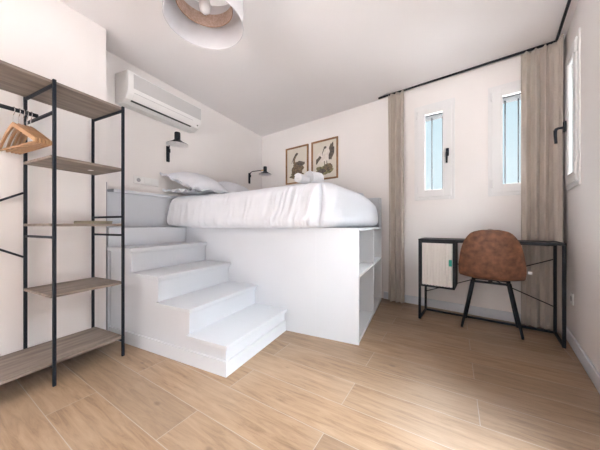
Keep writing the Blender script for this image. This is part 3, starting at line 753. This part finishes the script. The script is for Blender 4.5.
picture(2.340, 1.800, 0.440, 0.565, 'framed print of a pale bird above olive rocks, nearer the curtain', right)

# ------------------------------------------------------------------ curtain rail and curtains
ORL = 0.060
mb = MB(); zr = CEIL-0.010
mb.bar(bw(1.545, ORL, zr), bw(0.055, ORL, zr), 0.016, 0.018, 0.003)
cpts = [bw(0.055, ORL, zr)]
mb.bar(rw(0.055, ORL-0.01, zr), rw(2.2, ORL-0.01, zr), 0.016, 0.018, 0.003)
o = mb.build('curtain_rail', 'black'); tag(o, 'black ceiling curtain rail turning the corner above the windows', 'curtain rail')
def curtain(name, label, path, pleats, amp, z0, z1, gather=0.85, seed=0.0, flare=0.0, thin_from=None):
    pts = [Vector(p) for p in path]; cum = [0]
    for a, b in zip(pts, pts[1:]): cum.append(cum[-1]+(b-a).length)
    def at(t):
        d = t*cum[-1]
        for i in range(len(pts)-1):
            if d <= cum[i+1]+1e-9:
                f = (d-cum[i])/(cum[i+1]-cum[i]); return pts[i].lerp(pts[i+1], f), (pts[i+1]-pts[i]).normalized()
        return pts[-1], (pts[-1]-pts[-2]).normalized()
    def sm(t):
        ps = [at(max(0, min(1, t+e)))[0] for e in (-0.06, -0.03, 0, 0.03, 0.06)]; c = sum(ps, Vector())/5; d = (ps[-1]-ps[0]).normalized(); return c, d
    NU, NV = pleats*18, 56; vs = []; fs = []
    for j in range(NV+1):
        v = j/NV; z = z1 + (z0-z1)*v
        for i in range(NU+1):
            u = i/NU; c, d = sm(u); nrm = Vector((-d.y, d.x, 0))
            uu = u + 0.018*noise.noise(Vector((u*3, v*1.6, seed)))*smooth(0.05, 0.4, v)
            ph = 2*PI*pleats*uu + 0.5*noise.noise(Vector((u*4+seed, v*0.8, 2.0)))
            A = amp*(gather + (1-gather)*smooth(0.0, 0.25, v))*(0.90 + 0.35*noise.noise(Vector((u*pleats*0.9, v*1.2, seed+4))))
            if thin_from: A *= 1 - 0.78*smooth(thin_from-0.12, thin_from+0.08, u)
            wv = math.sin(ph); wv = math.copysign(abs(wv)**0.8, wv)
            q = c + nrm*(A*wv) + d*(0.30*A*math.sin(2*ph)) 
            q += d*flare*(u-0.5)*smooth(0.2, 1.0, v)
            q += nrm*0.003*noise.noise(Vector((u*7, v*6, seed+9)))
            zz = z
            if v > 0.97: zz = z + 0.006*noise.noise(Vector((u*6, 0, seed)))
            vs.append((q.x, q.y, zz))
    for j in range(NV):
        for i in range(NU): fs.append((j*(NU+1)+i, j*(NU+1)+i+1, (j+1)*(NU+1)+i+1, (j+1)*(NU+1)+i))
    root = thing(name, label, 'curtain', pts[len(pts)//2].copy(), 0, 'linen curtains'); root.location.z = 0
    Lc = Matrix.Translation(-Vector(root.location))
    o = MB().add(vs, fs, 0, True, Lc).build('curtain_cloth', 'linen', root, fix=False)
    md = o.modifiers.new('thickness', 'SOLIDIFY'); md.thickness = 0.003; md.offset = 0
    # pinch pleats of the heading
    for k in range(pleats):
        u = (k+0.25)/pleats; c, d = sm(u); nrm = Vector((-d.y, d.x, 0)); p = c + nrm*amp*gather*(0.9 if not thin_from or u < thin_from-0.1 else 0.1)
        MB().tube([Lc @ (p + Vector((0, 0, z1-0.075))), Lc @ (p + Vector((0, 0, z1-0.04))), Lc @ (p + Vector((0, 0, z1+0.002)))], [0.004, 0.008, 0.010], 8).build('pinch_pleat', 'linen', root)
    return root
curtain('curtain', 'narrow greige linen curtain hanging at the foot of the bed', [bw(1.425, 0.082), bw(1.245, 0.082)], 3, 0.044, 0.012, CEIL-0.024, seed=1.0)
curtain('curtain', 'wide greige linen curtain gathered in the corner behind the desk', [bw(0.275, 0.064), bw(0.11, 0.064), bw(0.060, 0.068), bw(0.038, 0.09), bw(0.030, 0.13), bw(0.028, 0.185)], 6, 0.038, 0.012, CEIL-0.024, thin_from=0.60, seed=3.0)

# ------------------------------------------------------------------ desk
A = Vector((-0.014, 2.604, 0)); Bv = Vector((0.938, 2.420, 0)); dx = (Bv-A).normalized(); dy = Vector((-dx.y, dx.x, 0)); WD = (Bv-A).length; DD = 0.312; HD = 0.750
dk = thing('desk', 'narrow black metal desk with a fluted ivory cabinet, under the windows', 'desk', A, math.atan2(dx.y, dx.x))
mb = MB().box((-0.001, -0.001, HD-0.018), (WD+0.001, DD+0.001, HD), 0.002); mb.build('desktop', 'black', dk)
b = 0.020
for x in (0.0, WD-b):
    for y in (0.0, DD-b): MB().box((x, y, 0), (x+b, y+b, HD-0.0185), 0.002).build('leg', 'black', dk)
    MB().box((x+0.001, b, 0.001), (x+b-0.001, DD-b, b-0.002), 0.002).build('foot_rail', 'black', dk)
MB().box((b, DD-b+0.001, 0.001), (WD-b, DD-0.001, b-0.002), 0.002).build('back_rail', 'black', dk)
MB().box((b, DD-b+0.001, HD-0.042), (WD-b, DD-0.001, HD-0.019), 0.002).build('top_rail', 'black', dk)
for p, q in (((b, DD-0.008, 0.20), (WD-b, DD-0.008, 0.60)), ((b, DD-0.014, 0.62), (WD-b, DD-0.014, 0.22))):
    MB().tube([p, q], 0.0042, 8).build('cross_wire', 'black', dk)
# cabinet
cx0, cx1, cz0, cz1 = b+0.0005, 0.292, 0.310, HD-0.0185
cab = MB(); t_ = 0.016; cd = DD-b-0.012
cab.box((cx0, 0.003, cz0), (cx1, cd, cz0+t_), 0.001); cab.box((cx0, 0.003, cz1-t_), (cx1, cd, cz1), 0.001)
cab.box((cx0, 0.003, cz0), (cx0+t_*0.4, cd, cz1), 0.001); cab.box((cx1-t_, 0.003, cz0), (cx1, cd, cz1), 0.001); cab.box((cx0, cd-0.006, cz0), (cx1, cd, cz1), 0)
cbo = cab.build('cabinet', 'black', dk)
mb = MB(); d0, d1 = cx0+t_*0.4+0.002, cx1-t_-0.002; N = 10
prof = []; pw = (d1-d0)/N
for k in range(N):
    x = d0 + pw*k; prof += [(x, 0.018), (x+pw*0.14, 0.018), (x+pw*0.24, 0.0055), (x+pw*0.50, 0.004), (x+pw*0.76, 0.0055), (x+pw*0.86, 0.018)]
poly = prof + [(d1, 0.018), (d1, 0.024), (d0, 0.024)]
mb.prism(poly, cz0+t_+0.002, cz1-t_-0.002)
mb.build('door', 'fluted', cbo)
MB().box((d1-0.026, -0.006, 0.515), (d1-0.002, 0.004, 0.572), 0.003).build('pull_tab', 'teal', cbo)

# ------------------------------------------------------------------ chair
ch = thing('chair', 'brown worn leather shell chair with black legs, drawn up to the desk', 'chair', (0.547, 2.655, 0), math.atan2(-0.079, 0.38))
# shell: profile in local (y forward to the desk, z); the back faces the camera (-y)
prof = [(0.105, 0.436), (0.098, 0.450), (0.068, 0.454), (0.025, 0.445), (-0.025, 0.430), (-0.075, 0.424), (-0.125, 0.428), (-0.166, 0.455), (-0.188, 0.525), (-0.202, 0.590), (-0.215, 0.660), (-0.227, 0.730), (-0.238, 0.790), (-0.245, 0.825), (-0.248, 0.842)]
half = [0.160, 0.185, 0.205, 0.210, 0.206, 0.206, 0.211, 0.220, 0.223, 0.216, 0.204, 0.184, 0.152, 0.113, 0.052]
curl_y = [0.0, 0.0, 0.0, 0.005, 0.01, 0.02, 0.035, 0.055, 0.070, 0.075, 0.060, 0.042, 0.032, 0.022, 0.010]      # sides wrap forward
curl_z = [0.0, 0.006, 0.012, 0.016, 0.018, 0.018, 0.016, 0.012, 0.008, 0.004, 0.002, 0.0, 0.0, 0.0, 0.0]      # sides turn up
def cat(arr, t):
    n = len(arr)-1; x = t*n; i = min(int(x), n-1); f = x-i
    p = [arr[max(0, i-1)], arr[i], arr[i+1], arr[min(n, i+2)]]
    def c1(a, b, c, d): return 0.5*(2*b + (c-a)*f + (2*a-5*b+4*c-d)*f*f + (3*b-a-3*c+d)*f**3)
    return tuple(c1(*[q[k] for q in p]) for k in range(len(p[0]))) if isinstance(p[0], tuple) else c1(*p)
vs = []; fs = []; NV, NU = 60, 32
for j in range(NV+1):
    t = j/NV; y, z = cat(prof, t); hw = cat(half, t); cy_, cz_ = cat(curl_y, t), cat(curl_z, t)
    for i in range(NU+1):
        u = -1+2*i/NU; vs.append((hw*u, y + cy_*abs(u)**2.2, z + cz_*abs(u)**2.4))
for j in range(NV):
    for i in range(NU): fs.append((j*(NU+1)+i, j*(NU+1)+i+1, (j+1)*(NU+1)+i+1, (j+1)*(NU+1)+i))
o = MB().add(vs, fs, 0, True).build('seat_shell', 'leather', ch, fix=False)
md = o.modifiers.new('padding', 'SOLIDIFY'); md.thickness = 0.026; md.offset = -1.0
md = o.modifiers.new('edge', 'BEVEL'); md.width = 0.010; md.segments = 3; md.limit_method = 'ANGLE'; md.angle_limit = math.radians(50)
LEGS = [((-0.120, -0.085), (-0.195, -0.145)), ((0.120, -0.085), (0.200, -0.142)), ((-0.120, 0.075), (-0.185, 0.125)), ((0.120, 0.075), (0.185, 0.125))]
for (a, b_) in LEGS:
    MB().tube([(b_[0], b_[1], 0.0), (b_[0]*0.995, b_[1]*0.995, 0.012), (a[0], a[1], 0.404)], [0.0085, 0.0095, 0.0155], 14).build('leg', 'black', ch)
mb = MB()
mb.bar((-0.125, -0.085, 0.396), (0.125, -0.085, 0.396), 0.022, 0.016, 0.002); mb.bar((-0.125, 0.075, 0.396), (0.125, 0.075, 0.396), 0.022, 0.016, 0.002)
mb.bar((0, -0.085, 0.396), (0, 0.075, 0.396), 0.03, 0.014, 0.002)
mb.build('seat_frame', 'black', ch)
MB().box((0.232, -0.118, 0.500), (0.256, -0.116, 0.522), 0.0006).build('label_tag', 'socket', ch)
